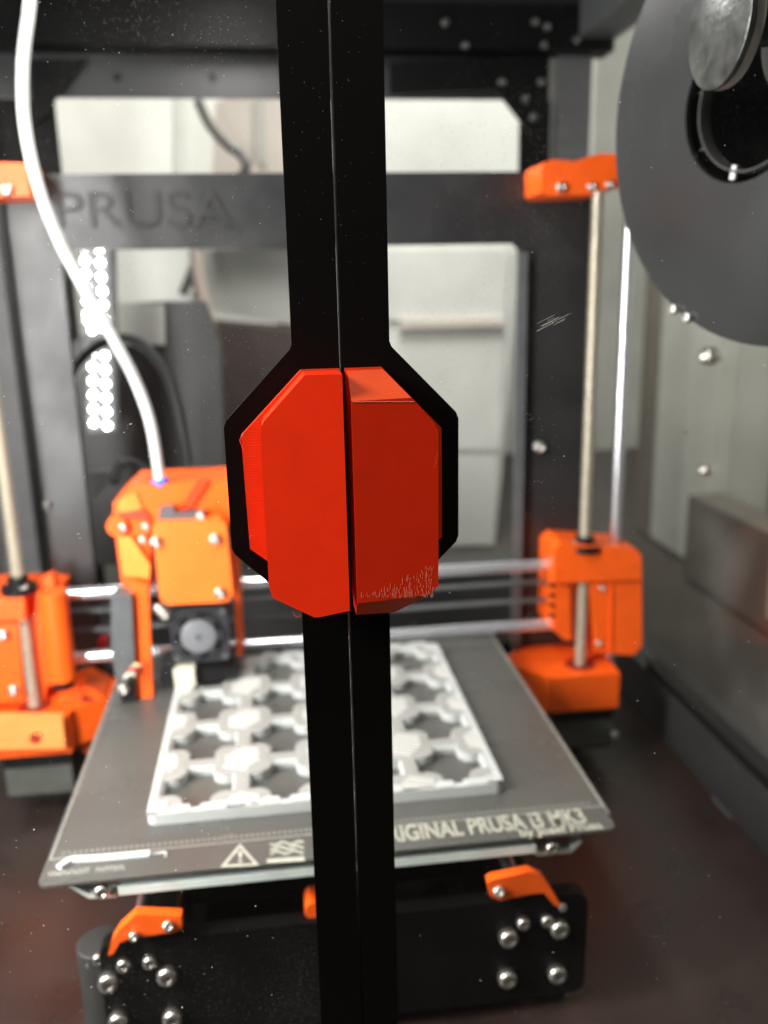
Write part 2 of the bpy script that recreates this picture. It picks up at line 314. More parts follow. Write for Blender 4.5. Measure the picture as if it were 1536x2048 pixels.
# ------------------------------------------------------------ LED strip reflection, added as real glowing dots
ls = thing('led_strip', 'vertical strip of glowing white LEDs left of the white tube', 'led strip')
bm = new(); slab(bm, [(158,480),(232,480),(238,860),(176,868)], .702, .002); fin(bm,'strip_base',GREYPL,ls)
me = None
dots = []
for k in range(6): dots += [(168+k*1.4,494+k*27),(198+k*2,498+k*28)]
dots += [(205,655),(176,640),(184,660)]
for k in range(6): dots += [(184+k*.6,706+k*28),(209+k*1,712+k*28)]
for u,v in dots:
    p = P(u,v,.70)
    if me is None:
        bm = new(); lathe(bm,(0,0,0),(0,-1,0),[(-.0005,.0027),(.0008,.0025),(.0014,.0012),(.0015,0)],10); bmesh.ops.recalc_face_normals(bm,faces=bm.faces); me = bpy.data.meshes.new('led'); bm.to_mesh(me); bm.free(); me.materials.append(LEDREFL)
    o = bpy.data.objects.new('led', me); COL.objects.link(o); o.parent = ls; o.location = p

# ------------------------------------------------------------ printer
pr = thing('printer', 'black framed desktop 3d printer with orange printed brackets', '3d printer')
YF, YG = .585, .56                          # frame plane, gantry plane
ZB = H-.2404                                # top of the print sheet
XS = (-.1644, .2061); XRd = (-.190, .2325)   # lead screws, smooth rods
xi0, xi1 = P(157,850,YF).x, P(1050,620,YF).x
xo0, xo1 = P(66,850,YF).x, xi1+.052
z0, z1 = H+.0525*YF-.004, H+.1215*YF
bm = new()
outer = [(xo0,.004),(xi0,.004),(xi0,z0-.006),(xi0+.006,z0),(xi1-.008,z0),(xi1,z0-.008),(xi1,.004),(xo1,.004),(xo1,z1-.01),(xo1-.01,z1),(xo0+.01,z1),(xo0,z1-.01)]
prism(bm, [(x,YF,z) for x,z in outer], (0,.006,0)); fr = fin(bm,'frame',FRAME,pr,bev=.0006)
bm = new(); box(bm,(xi0+.002,YF+.001,.03),(xi1-.002,YF+.005,.078)); fin(bm,'frame_lower_bar',PLATEBLK,pr,bev=.0006)
bm = new(); box(bm,(xi1-.0065,YF-.006,.07),(xi1-.0005,YF-.001,z0-.006)); fin(bm,'frame_edge_strip',GREYPL,pr,bev=.001)
a, b = P(118,457,YF-.0007), P(466,455,YF-.0007)
wd = 'PRUSA'
t = text(wd,'raised_lettering',mat('letter_metal',(.005,.005,.005),.5,bump=.2),fr,(0,0,0),(1,0,0),(0,0,1),1,.001*28)  # letters darker than the frame, painting in the shade of engraving
xs = [v.co.x for v in t.data.vertices]; zs = [v.co.z for v in t.data.vertices]
sx = (b.x-a.x)/(max(xs)-min(xs)); sz = (P(300,385,YF).z-P(300,458,YF).z)/(max(zs)-min(zs))
for v in t.data.vertices: v.co = Vector((a.x+(v.co.x-min(xs))*sx, YF-.0005+v.co.y*.07, a.z+(v.co.z-min(zs))*sz))
for u,v in ((1077,893),(430,-500)): 
    if v > 0: screw(pr, P(u,v,YF), r=.0042)  # added screw in place of a bright specular spot
for u,v in ((95,1010),): screw(fr, P(u,v,YF), r=.003, mat=RIVET)
# rods
def rod(name, a, b, r, m=ROD): bm = new(); cyl(bm,a,b,r,24); return fin(bm,name,m,pr,smooth=True)
for x in XRd: rod('smooth_rod',(x,YG,.055),(x,YG,H+.078),.004)
for z in (H-.1882,H-.2325): rod('x_rod',(-.160,YG-.002,z),(.200,YG-.002,z),.004)
for x in XS:                               # trapezoidal lead screws with real thread ridges
    bm = new(); prof = [(0,0)]; L = .331; t_ = 0; p_ = .0031
    while t_ < L: prof += [(t_,.0028),(t_+p_*.3,.0042),(t_+p_*.45,.0042),(t_+p_*.75,.0028)]; t_ += p_
    prof += [(L,.0033),(L,0)]; lathe(bm,(x,YG-.012,H-.276),(.0,0,1),prof,14); fin(bm,'lead_screw',LEAD,pr,smooth=False)
for z in (H-.203,H-.2165): bm = new(); box(bm,(-.15,YG+.004,z-.0012),(.19,YG+.01,z+.0002)); fin(bm,'drive_belt',GREYPL,pr)
# top brackets
def bracket(name, px, Y, depth, m=ORANGE, par=None, bev=.0015): bm = new(); slab(bm,px,Y,depth); return fin(bm,name,m,par or pr,smooth=True,bev=bev,seg=3)
tb = bracket('top_bracket',[(1083,335),(1090,324),(1105,319),(1150,323),(1180,312),(1200,307),(1236,308),(1238,376),(1210,378),(1207,388),(1095,391),(1084,384)],.548,.036)
screw(tb,P(1120,375,.548),r=.003); screw(tb,P(1181,374,.548),r=.0026); screw(tb,P(1218,370,.548),r=.0026)
tb = bracket('top_bracket',[(-60,322),(52,326),(60,392),(-60,395)],.548,.036); screw(tb,P(15,380,.548),r=.0035)
# x ends
xe = bracket('x_end_bracket',[(1108,1098),(1125,1084),(1270,1096),(1283,1110),(1284,1292),(1268,1311),(1190,1306),(1186,1284),(1128,1280),(1104,1258)],.5525,.034)
bm = new(); slab(bm,[(1108,1100),(1122,1086),(1270,1098),(1283,1112),(1283,1160),(1108,1166)],.541,.0115); fin(bm,'nut_block',ORANGE,xe,bev=.0015)
bm = new(); slab(bm,[(1181,1167),(1283,1163),(1284,1292),(1268,1310),(1192,1306)],.5435,.009); fin(bm,'bearing_block',ORANGE,xe,bev=.0018)
bm = new(); slab(bm,[(1106,1170),(1140,1170),(1142,1280),(1128,1279),(1106,1258)],.547,.0055); fin(bm,'bracket_rib',ORANGE,xe,bev=.0012)
bm = new(); slab(bm,[(1222,1150),(1226,1150),(1224,1303),(1220,1303)],.5425,.0012); fin(bm,'bracket_seam',ORANGE,xe)
bm = new(); lathe(bm,(XS[1],YG-.012,P(1170,1098,.55).z),(0,0,1),[(0,0),(0,.011),(.004,.011),(.004,.0065),(.010,.0065),(.010,0)],24); fin(bm,'lead_nut',DARK,xe,smooth=True)
screw(xe,(XS[1]-.0085,YG-.014,P(1170,1085,.55).z),(0,-.3,1),.0024)
for u,v in ((1203,1175),(1196,1285)): screw(xe,P(u,v,.5435),r=.0022)
for k in range(4):
    bm = new(); p0 = P(1104,1172+k*20,.5465); box(bm,(p0.x-.0012,.5465,p0.z-.0012),(p0.x+.002,.55,p0.z+.0012)); fin(bm,'belt_slot',DARK,xe)
xe = bracket('x_end_bracket',[(-80,1185),(88,1178),(118,1183),(112,1370),(92,1372),(90,1410),(-80,1425)],.5525,.034)
bm = new(); slab(bm,[(-80,1196),(48,1194),(50,1240),(-80,1243)],.539,.0135); fin(bm,'nut_block',ORANGE,xe,bev=.0012)
bm = new(); slab(bm,[(-80,1244),(36,1244),(48,1400),(-80,1415)],.5435,.009); fin(bm,'bearing_block',ORANGE,xe,bev=.0015)
c_ = P(100,1190,.533); bm = new(); cyl(bm,(c_.x,.54,P(105,1368,.533).z),(c_.x,.54,c_.z),.0085,28); fin(bm,'bearing_sleeve',ORANGE,xe,smooth=True)
bm = new(); cyl(bm,(c_.x,.54,P(105,1384,.533).z),(c_.x,.54,P(105,1367,.533).z),.0065,20); fin(bm,'bearing',DARK,xe,smooth=True)
bm = new(); slab(bm,[(82,1158),(104,1148),(112,1184),(84,1184)],.555,.01); fin(bm,'bracket_arm',ORANGE,xe,bev=.001)
bm = new(); lathe(bm,(XS[0],YG-.012,P(30,1182,.55).z),(0,0,1),[(0,0),(0,.011),(.004,.011),(.004,.0065),(.010,.0065),(.010,0)],24); fin(bm,'lead_nut',DARK,xe,smooth=True)
screw(xe,(P(48,1178,.545).x,.545,P(48,1178,.545).z),(0,-.6,1),.003)
for u,v in ((8,1268),(28,1378)): screw(xe,P(u,v,.5435),r=.0036)
# z bottom brackets with motors
def zbottom(sx, cx):
    bm = new(); yb, yf = .592, .530; zt, zl = H-.2605, H-.2865
    if sx > 0: pts = [(cx-.0285,yf),(cx+.022,yf),(cx+.024,.575),(cx-.02,yb),(cx-.046,.572),(cx-.046,.556)]
    else: pts = [(cx-.034,yf),(cx+.0245,yf),(cx+.0255,.54),(cx+.053,.556),(cx+.053,.583),(cx+.01,yb),(cx-.034,.58)]
    prism(bm, [(x,y,zl) for x,y in pts], (0,0,zt-zl)); o = fin(bm,'bottom_bracket',ORANGE,pr,smooth=True,bev=.003,seg=3)
    bm = new(); lathe(bm,(cx,YG-.012,zt-.0002),(0,0,1),[(0,0),(0,.0108),(.0004,.0108),(.0004,0)],28); fin(bm,'screw_hole',mat('dark_orange_recess',(.28,.02,.004),.6),o)  # flat disc darkened to paint the shade inside the hole
    bm = new(); box(bm,(cx-.021,.538,.016),(cx+.021,.58,zl-.0005)); mo = fin(bm,'motor',MOTOR,pr,bev=.0035,seg=2)
    bm = new(); box(bm,(cx-.0214,.5375,zl-.012),(cx+.0214,.5805,zl-.0012)); fin(bm,'motor_end_cap',DARK,mo,bev=.0035)
    bm = new(); box(bm,(cx-.0205,.5385,.0135),(cx+.0205,.5795,.0158)); fin(bm,'motor_base_cap',DARK,mo,bev=.001)
    return o, zt
o, zt = zbottom(1, XS[1])
screw(o,P(1228,1468,.535),r=.0028)
o, zt = zbottom(-1, XS[0])
bm = new(); slab(bm,[(-70,1437),(124,1437),(131,1497),(-70,1502)],.524,.008); fin(bm,'bracket_block',mat('pale_orange_plastic',(.95,.3,.08),.35,noise=.1),o,bev=.001)  # paler copy of the orange, the light on this face painted in
bm = new(); lathe(bm,P(70,1477,.5235),(0,-1,0),[(0,0),(0,.0035),(.0004,.0035),(.0004,0)],20); fin(bm,'screw_hole',mat('red_recess',(.35,.03,.01),.6),o)  # flat reddish disc, hole shade put into its colour
bm = new(); slab(bm,[(163,1395),(186,1402),(184,1445),(158,1455)],.548,.003); fin(bm,'bracket_recess',mat('dark_orange_recess_side',(.2,.015,.004),.6),o)  # flat patch coloured dark as the shade of a recess
bm = new(); slab(bm,[(112,1395),(165,1368),(208,1392),(206,1440),(182,1512),(135,1490)],.552,.03); fin(bm,'bracket_wing',ORANGE,o,bev=.002)
# rear corner details behind the left rods
bm = new(); slab(bm,[(128,1300),(212,1292),(215,1392),(132,1400)],.60,.03); bx_ = fin(bm,'cable_box',GREYPL,pr,bev=.002); screw(bx_,P(192,1350,.60),r=.004)
bm = new(); slab(bm,[(195,1280),(214,1280),(214,1296),(195,1296)],.58,.01); fin(bm,'connector',RED,pr,bev=.001)

# print head
ex = bracket('print_head_body',[(226,1006),(262,971),(470,962),(480,1050),(300,1060),(300,1185),(262,1190),(244,1170),(232,1080),(228,1030)],.515,.045,bev=.0007)
c_ = P(235,1052,.514); bm = new(); cyl(bm,(c_.x,.512,c_.z),(c_.x,.54,c_.z),.0062,28); fin(bm,'body_ear',ORANGE,ex,smooth=True)
bm = new(); slab(bm,[(236,1026),(286,1020),(300,1034),(300,1040),(250,1036)],.5125,.002); fin(bm,'body_groove',mat('orange_groove',(.45,.03,.004),.5),ex)  # raised strip in darker orange, painted as groove shade
bracket('head_side_face',[(236,1003),(272,985),(284,1018),(240,1028)],.5135,.003,mat('bright_orange_plastic',(.95,.22,.03),.35,noise=.1),ex,.0006)  # brighter copy of the orange, side light painted into it
bracket('head_idler',[(236,1072),(262,1075),(300,1130),(298,1158),(246,1150)],.511,.006,mat('light_orange_plastic',(.95,.27,.05),.3,noise=.1),ex,.0015)  # glare on the idler put into a lighter orange
for u,v in ((247,1054),(292,1052),(286,1079)): screw(ex,P(u,v,.512),r=.0026)
bm = new(); slab(bm,[(395,960),(420,960),(385,1012),(350,1030)],.5125,.003); fin(bm,'body_rib',mat('deep_orange_plastic',(.8,.05,.005),.4),ex,bev=.0005)
mc = bracket('motor_cover',[(312,1044),(440,1040),(452,1050),(466,1188),(456,1204),(335,1210),(320,1200),(304,1058)],.500,.014,mat('glowing_orange_plastic',(.97,.165,.02),.4,noise=.06),None,.0028)  # cover slightly yellower than the other orange parts
for u,v in ((312,1083),(430,1077),(440,1184)): screw(mc,P(u,v,.500),r=.0033)
bracket('cable_clip',[(318,1018),(345,1015),(352,1028),(408,1026),(412,1042),(316,1044)],.505,.01,GREYPL,ex,.001); screw(ex,P(402,1032,.504),r=.0025)
bracket('head_plate',[(462,1100),(476,1100),(486,1310),(474,1310)],.52,.03,ORANGE)
bracket('head_plate',[(262,1160),(296,1170),(306,1400),(290,1424),(268,1420),(258,1300)],.505,.006,ORANGE,None,.001)
sb = bracket('head_side_box',[(222,1195),(262,1190),(270,1355),(234,1372),(222,1300)],.50,.02,GREYPL); 
bracket('probe_holder',[(238,1366),(268,1362),(272,1424),(246,1420)],.50,.012,DARK,None,.002)
screw(sb,P(248,1376,.499),r=.0033)
for k,(u,v) in enumerate(((262,1338),(256,1346),(250,1355))):
    bm = new(); tube(bm,[P(u,v,.498),P(u+10,v-8,.497),P(u+20,v-6,.497)],.0012); fin(bm,'wire',(BRASS,RED,SILIC)[k],sb,smooth=True)
# fan
fc = P(400,1268,.508); hw = .0172
fan = new(); prism(fan,[(fc.x+x,.506,fc.z+z) for x,z in rrect(-hw,-hw,hw,hw,.003)],(0,.011,0))
fan = fin(fan,'fan',FANBLK,pr,bev=.0005)
bm = new(); lathe(bm,(fc.x-.0005,.5056,fc.z),(0,-1,0),[(0,0),(0,.0152),(.0004,.0152),(.0004,0)],32); fin(bm,'fan_opening',DARK,fan)
bm = new(); lathe(bm,(fc.x-.0005,.5052,fc.z),(0,-1,0),[(0,.0108),(.0018,.0105),(.0022,.0096),(.0022,0)],32); hub = fin(bm,'fan_hub',FANHUB,fan,smooth=True)
bm = new(); lathe(bm,(fc.x-.0005,.5029,fc.z),(0,-1,0),[(0,0),(0,.0022),(.0003,.0022),(.0003,0)],16); fin(bm,'hub_mark',GREYPL,hub)
for k in range(7):
    a_ = 2*math.pi*k/7; bm = new(); e1 = Vector((math.cos(a_),0,math.sin(a_))); e2 = Vector((-math.sin(a_),0,math.cos(a_))); c = Vector((fc.x-.0005,.5048,fc.z))
    prism(bm,[c+e1*.0106-e2*.002,c+e1*.0145-e2*.0035,c+e1*.0145+e2*.003,c+e1*.0106+e2*.002],(0,-.0008,0)); fin(bm,'fan_blade',FANBLK,fan)
for sx_ in (-1,1):
    for sz_ in (-1,1): bm = new(); lathe(bm,(fc.x+sx_*.0145,.5058,fc.z+sz_*.0145),(0,-1,0),[(0,0),(0,.0018),(.0006,.0018),(.0006,0)],12); fin(bm,'fan_screw',GREYPL,fan)
for u,v in ((320,1217),(329,1226)): screw(pr,P(u,v,.503),r=.0034)
# hot end
bracket('blower_duct',[(322,1330),(345,1322),(352,1350),(348,1375),(318,1360)],.505,.02,DARK,None,.003)
bracket('fan_shroud',[(370,1338),(470,1338),(474,1352),(400,1368),(372,1360)],.506,.02,DARK,None,.003)
bm = new(); slab(bm,[(346,1342),(388,1338),(391,1370),(374,1384),(352,1380)],.500,.02); ho = fin(bm,'heater_block',SILIC,pr,bev=.002)
nz = P(366,1384,.508); bm = new(); lathe(bm,(nz.x,.508,nz.z+.002),(0,0,-1),[(0,0),(0,.0035),(.003,.0035),(.0065,.0008),(.0065,0)],12); fin(bm,'nozzle',BRASS,ho,smooth=True)
# cable loop behind the head
bm = new(); tube(bm,[P(140,810,.68),P(148,745,.68),P(185,700,.67),P(232,676,.66),P(285,690,.65),P(330,740,.64),P(352,800,.63),P(368,880,.62),P(380,970,.60)],.0036); fin(bm,'cable_sleeve',DARK,pr,smooth=True)
bm = new(); tube(bm,[P(228,965,.60),P(240,930,.61),P(262,925,.61),P(290,940,.60),P(306,975,.59)],.003); fin(bm,'cable_sleeve',DARK,pr,smooth=True)

# heated bed, carriage, y rods, front plate
BX0, BX1, BY0, BY1 = -.1085, .1457, .3325, .573
bm = new(); box(bm,(BX0+.002,BY0+.006,ZB-.0055),(BX1-.002,BY1-.004,ZB-.0014)); bed = fin(bm,'heated_bed',PLATEBLK,pr,bev=.0006)
bm = new(); box(bm,(-.076,BY0+.0012,ZB-.0092),(.108,BY0+.012,ZB-.0057)); fin(bm,'bed_edge',PALE,bed,bev=.0006)
for pts,sc_ in (([(135,1772),(178,1797),(232,1795),(243,1780)],(205,1778)),([(1035,1690),(1075,1712),(1142,1706),(1165,1684)],(1102,1692))):
    bm = new(); Yt = BY0+.004
    n_ = len(pts)
    inner = [(u+(6 if i in (0,) else -6 if i==n_-1 else 0), v-(9 if 0<i<n_-1 else 2)) for i,(u,v) in enumerate(pts)]
    slab(bm, pts+inner[::-1], Yt, .006); tbk = fin(bm,'bed_tab',PALE,bed,bev=.0004)
    screw(bed,P(sc_[0],sc_[1],Yt-.001),r=.0032)
zr = H-.272
yl, yr = P(272,1850,.335).x, P(1040,1770,.335).x
for x in (yl+.001, yr-.001): rod('y_rod',(x,.336,zr+.004),(x,.58,zr+.004),.0032)
for x in (yl+.018, yr+.008): rod('y_rod_inner',(x,.336,zr-.006),(x,.58,zr-.006),.004,DARK)
bm = new(); box(bm,(-.05,.36,zr-.006),(.08,.56,zr+.008)); fin(bm,'bed_carriage',PLATEBLK,pr,bev=.002)
yp = .331; xp0, xp1 = -.0985, .1325; zp0, zp1 = .009, H-.2715
bm = new(); prism(bm,[(x,yp,z) for x,z in rrect(xp0+.012,zp0,xp1,zp1,.006)],(0,.008,0)); fp = fin(bm,'front_plate',PLATEBLK,pr,bev=.0008)
bm = new(); cyl(bm,(xp0+.0105,yp+.0108,zp0-.003),(xp0+.0105,yp+.0108,zp1-.0065),.0102,36); ec = fin(bm,'plate_end_cap',mat('end_cap_rubber',(.03,.031,.03),.6,noise=.2),fp,smooth=True)
for z in (.0,): 
    for x in (xp0+.015, xp1-.012): bm = new(); cyl(bm,(x,yp+.014,0.0005),(x,yp+.014,zp0+.002),.008,20); fin(bm,'rubber_foot',DARK,pr,smooth=True)
for x0_,x1_ in ((-.075,-.045),(.082,.112)): bm = new(); box(bm,(x0_,yp+.0085,.012),(x1_,YF-.002,.042)); fin(bm,'aluminium_extrusion',PLATEBLK,pr,bev=.001)
for u,v,r in ((218,1958,.0044),(335,1945,.0044),(238,2036,.0044),(346,2030,.0044),(1015,1870,.0044),(1116,1852,.0044),(1013,1951,.0044),(1112,1942,.0044),
              (248,1926,.0030),(300,1920,.0030),(1045,1843,.0030),(1093,1838,.0030)):
    p = P(u,v,yp); screw(fp,p,r=r)
screw(ec,P(197,1915,yp+.003),r=.0025); screw(ec,P(180,1928,yp+.003),r=.0016)
screw(fp,P(1124,1812,yp),r=.002)
h1 = bracket('rod_holder',[(216,1912),(224,1882),(240,1858),(272,1829),(362,1833),(364,1858),(350,1864),(262,1876),(240,1885),(226,1908)],.328,.005,ORANGE,None,.0012)
screw(h1,P(336,1852,.328),(.2,-1,.6),.0024); screw(h1,P(345,1846,.334),(.2,-1,.6),.0024); screw(h1,P(268,1872,.327),(.0,-1,.4),.002)
h2 = bracket('rod_holder',[(976,1766),(984,1760),(1058,1744),(1086,1755),(1104,1782),(1122,1812),(1110,1812),(1088,1786),(1062,1788),(1000,1801),(982,1794)],.328,.005,ORANGE,None,.0012)
screw(h2,P(998,1783,.328),(-.2,-1,.6),.0026); screw(h2,P(1003,1776,.334),(-.2,-1,.6),.0024)
bracket('belt_holder',[(612,1815),(622,1806),(650,1806),(650,1846),(622,1843),(610,1830)],.334,.012,ORANGE,None,.0015)

# ------------------------------------------------------------ print sheet with its markings
bm = new(); prism(bm,[(x,y,ZB-.0012) for x,y in rrect(BX0,BY0,BX1,BY1,.004)],(0,0,.0012)); sh = fin(bm,'print_sheet',PEI); tag(sh,'grey steel print sheet with printed border and lettering, lying on the heated bed','print sheet')
def line(x0,y0,x1,y1,z=.00015,m=EDGEINK,name='border_line'): bm = new(); box(bm,(x0,y0,ZB-.0002),(x1,y1,ZB+z)); return fin(bm,name,m,sh)
yb_ = P(170,1722,1).y
def onZ(u,v,z): r = ray(u,v); r = r*((z-H)/r.z); return r
yl_ = onZ(102,1720,ZB).y; xl_ = onZ(102,1720,ZB).x; xr_ = onZ(1205,1612,ZB).x
line(xl_,yl_,xr_,yl_+.0006); line(xl_-.0006,yl_,xl_,BY1-.006); line(xr_,yl_,xr_+.0006,BY1-.006)
line(BX0+.0006,BY0+.004,xl_-.0016,BY1-.004,.0001,mat('sheet_bare_edge',(.2,.2,.18),.3,metal=.5)); line(xr_+.0016,BY0+.012,BX1-.0006,BY1-.004,.0001,bpy.data.materials['sheet_bare_edge'])
bm = new()
for k in range(100):
    x = xl_+.004+k*(xr_-xl_-.008)/100; box(bm,(x,yl_+.003,ZB-.0001),(x+.0012,yl_+.0048,ZB+.0001))
tag(fin(bm,'ruler_ticks',mat('tick_ink',(.2,.2,.18),.4),sh), kind='stuff')
pa = onZ(792,1690,ZB); pe = onZ(1175,1630,ZB); p1 = onZ(1205,1652,ZB)
tm = text('ORIGINAL PRUSA i3 MK3','sheet_lettering',PRINTINK,sh,(0,0,0),(1,0,0),(0,1,0),1,.1,bold=.02)
def fit_text(t, x0, x1, y0, y1):
    xs = [v.co.x for v in t.data.vertices]; ys = [v.co.y for v in t.data.vertices]
    for v in t.data.vertices: v.co = Vector((x0+(v.co.x-min(xs))/(max(xs)-min(xs))*(x1-x0), y0+(v.co.y-min(ys))/(max(ys)-min(ys))*(y1-y0), ZB+.0001+(.0001 if v.co.z>0 else -.0002)))
xo = onZ(768,1692,ZB).x
fit_text(tm, xo-.0045, onZ(1168,1632,ZB).x, onZ(900,1674,ZB).y, onZ(900,1641,ZB).y)
tm = text('by Josef Prusa','sheet_lettering',PRINTINK,sh,(0,0,0),(1,0,0),(0,1,0),1,.1,bold=.02)
fit_text(tm, onZ(1040,1668,ZB).x, onZ(1200,1645,ZB).x, onZ(1110,1672,ZB).y, onZ(1110,1651,ZB).y)
# warning triangle and hot-surface symbol
def flat(px, name, m=PRINTINK, z=.0002):
    bm = new(); prism(bm,[Vector((onZ(u,v,ZB).x,onZ(u,v,ZB).y,ZB-.0001)) for u,v in px],(0,0,z)); return fin(bm,name,m,sh)
bm = new()
def tri_band(A,B,C,w):
    c = ((A[0]+B[0]+C[0])/3,(A[1]+B[1]+C[1])/3)
    def ins(p): return (p[0]+(c[0]-p[0])*w, p[1]+(c[1]-p[1])*w)
    T = [A,B,C]; U = [ins(p) for p in T]
    for i in range(3):
        j = (i+1)%3; prism(bm,[Vector((onZ(u,v,ZB).x,onZ(u,v,ZB).y,ZB-.0001)) for u,v in (T[i],T[j],U[j],U[i])],(0,0,.0002))
tri_band((480,1687),(440,1735),(519,1731),.3); fin(bm,'warning_triangle',PRINTINK,sh)
flat([(476,1703),(485,1703),(483,1717),(478,1717)],'exclamation_mark'); flat([(477,1720),(484,1720),(484,1725),(477,1725)],'exclamation_mark')
bm = new()
for row in range(3):
    ys_ = 1686+row*9; pts = []
    for k in range(13):
        u = 540+k*5.6; pts.append((u, ys_-.05*(u-540)+3.0*math.sin(k*1.05+row)))
    for (a_,b_) in zip(pts,pts[1:]):
        prism(bm,[Vector((onZ(u,v,ZB).x,onZ(u,v,ZB).y,ZB-.0001)) for u,v in (a_,b_,(b_[0],b_[1]+4.5),(a_[0],a_[1]+4.5))],(0,0,.0002))
fin(bm,'heat_symbol',PRINTINK,sh); flat([(534,1718),(608,1713),(610,1722),(533,1727)],'heat_symbol_bar')
bm = new()
for k in range(26):                          # unreadable small print in the corner: short strokes
    if k in (14,15): continue
    u = 98+k*5.9; v = 1753-k*.55
    for (dx,dy,ww,hh) in ((0,0,1.6,9),(1.6,random.choice((0,4,7)),2.4,2)):
        prism(bm,[Vector((onZ(a_,b_,ZB).x,onZ(a_,b_,ZB).y,ZB-.0001)) for a_,b_ in ((u+dx,v-9+dy),(u+dx+ww,v-9+dy),(u+dx+ww,v-9+dy+hh),(u+dx,v-9+dy+hh))],(0,0,.0002))
fin(bm,'small_print',mat('faint_ink',(.33,.32,.28),.5),sh)
bm = new(); tube(bm,[onZ(u,v,ZB)+Vector((0,0,H+.0006)) for u,v in ((118,1738),(135,1727),(148,1722),(200,1719),(250,1715),(300,1710))],.0016); tag(fin(bm,'purge_line',PTFE,smooth=True),'short white bead of extruded plastic in the front left corner of the print sheet','purge line')
bm = new(); tube(bm,[onZ(u,v,ZB)+Vector((0,0,H+.0003)) for u,v in ((302,1710),(330,1706),(331,1715))],.0004); fin(bm,'thin_tail',PTFE,bpy.data.objects['purge_line'],smooth=True)

# ------------------------------------------------------------ white printed lattice on the sheet
gp = thing('printed_grid', 'white 3d printed grid plate with cross shaped openings on the print sheet', 'grid plate')
GX, GY, PX, PY, HT = -.0668, .3700, .0421, .0435, .0054
def rhole(th, hx, hy, lobe=True):
    c, s = math.cos(th), math.sin(th); r = min(hx/abs(c) if abs(c)>1e-6 else 9, hy/abs(s) if abs(s)>1e-6 else 9)
    if lobe:
        for sx_ in (-1,1):
            for sy_ in (-1,1):
                cx_, cy_, rr = sx_*.0141, sy_*.0148, .0077
                b = c*cx_+s*cy_; d = b*b-(cx_*cx_+cy_*cy_-rr*rr)
                if b > 0 and d > 0: r = min(r, b-math.sqrt(d))
    return r
NA = 96
me_c = None
for i in range(4):
    for j in range(4):
        o = None
        if me_c is None:
            bm = new(); T = []; 
            for k in range(NA):
                th = 2*math.pi*(k+.5)/NA; c, s = math.cos(th), math.sin(th); ro = rhole(th,PX/2,PY/2,False)
                r1 = rhole(th,PX/2-.0034,PY/2-.0034,True); r0 = rhole(th,PX/2-.0046,PY/2-.0046,True)
                lob = rhole(th,PX/2-.0034,PY/2-.0034,True) < rhole(th,PX/2-.0034,PY/2-.0034,False)-.0006
                zt_ = HT if lob else HT*.93
                T.append([bm.verts.new((c*ro,s*ro,0)),bm.verts.new((c*ro,s*ro,zt_)),bm.verts.new((c*r1,s*r1,zt_)),bm.verts.new((c*(r1 if lob else r0),s*(r1 if lob else r0),HT*.55)),bm.verts.new((c*r0,s*r0,0))])
            for k in range(NA):
                A, B = T[k], T[(k+1)%NA]
                for q in range(4): bm.faces.new([A[q],A[q+1],B[q+1],B[q]])
                bm.faces.new([A[4],A[0],B[0],B[4]])
            bmesh.ops.recalc_face_normals(bm, faces=bm.faces)
            me_c = bpy.data.meshes.new('grid_cell')
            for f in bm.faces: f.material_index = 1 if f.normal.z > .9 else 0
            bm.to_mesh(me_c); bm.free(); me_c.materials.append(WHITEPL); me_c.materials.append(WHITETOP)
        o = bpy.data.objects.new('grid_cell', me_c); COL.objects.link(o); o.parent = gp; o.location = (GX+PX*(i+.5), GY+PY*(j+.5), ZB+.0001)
# rounded outer rim
def ring(bm, A, B, z0, z1):
    n = len(A); va = [[bm.verts.new((x,y,z)) for x,y in Q] for Q,z in ((A,z0),(A,z1),(B,z1),(B,z0))]
    for k in range(n):
        for q in range(4):
            a_, b_ = va[q], va[(q+1)%4]; bm.faces.new([a_[k],a_[(k+1)%n],b_[(k+1)%n],b_[k]])
bm = new(); ring(bm, rrect(GX-.0012,GY-.0012,GX+4*PX+.0012,GY+4*PY+.0012,.0045,6), rrect(GX+.0022,GY+.0022,GX+4*PX-.0022,GY+4*PY-.0022,.002,6), ZB+.0001, ZB+HT+.0003); fin(bm,'outer_rim',WHITEPL,gp,bev=.0006)
bm = new()
for k in range(4):
    for (dx, L_) in ((.0085,.0125),(-.0065,.0085)):
        for yy in (GY+.0004, GY+4*PY-.0012):
            xc = GX+PX*(k+.5)+dx; prism(bm,[(xc+x,yy+y,ZB+HT-.0001) for x,y in rrect(-L_/2,-.0012,L_/2,.0042,.0016,4)],(0,0,.0009))
fin(bm,'rim_bumps',WHITEPL,gp,bev=.0003)
bm = new()
for i in range(5):
    for j in range(5):                       # the raised beads of diagonal infill on the corner pads
        for k in range(-3,4):
            c = Vector((GX+PX*i+k*.0012, GY+PY*j+k*.0030, ZB+HT-.0003)); L_ = .0095-abs(k)*.0013*random.uniform(.7,1.4)
            d = Vector((-.93,.37,0)).normalized(); n_ = Vector((d.y,-d.x,0))*.0006
            a_, b_ = c-d*L_, c+d*L_
            lim = lambda p: Vector((min(max(p.x,GX),GX+4*PX),min(max(p.y,GY),GY+4*PY),p.z))
            a_, b_ = lim(a_), lim(b_)
            if (b_-a_).length > .002: prism(bm,[a_-n_,a_+n_,b_+n_,b_-n_],(0,0,.0009))
tag(fin(bm,'infill_beads',mat('white_bead_plastic',(.52,.52,.5),.35),gp), kind='stuff')  # beads paler than the pads, highlights painted in

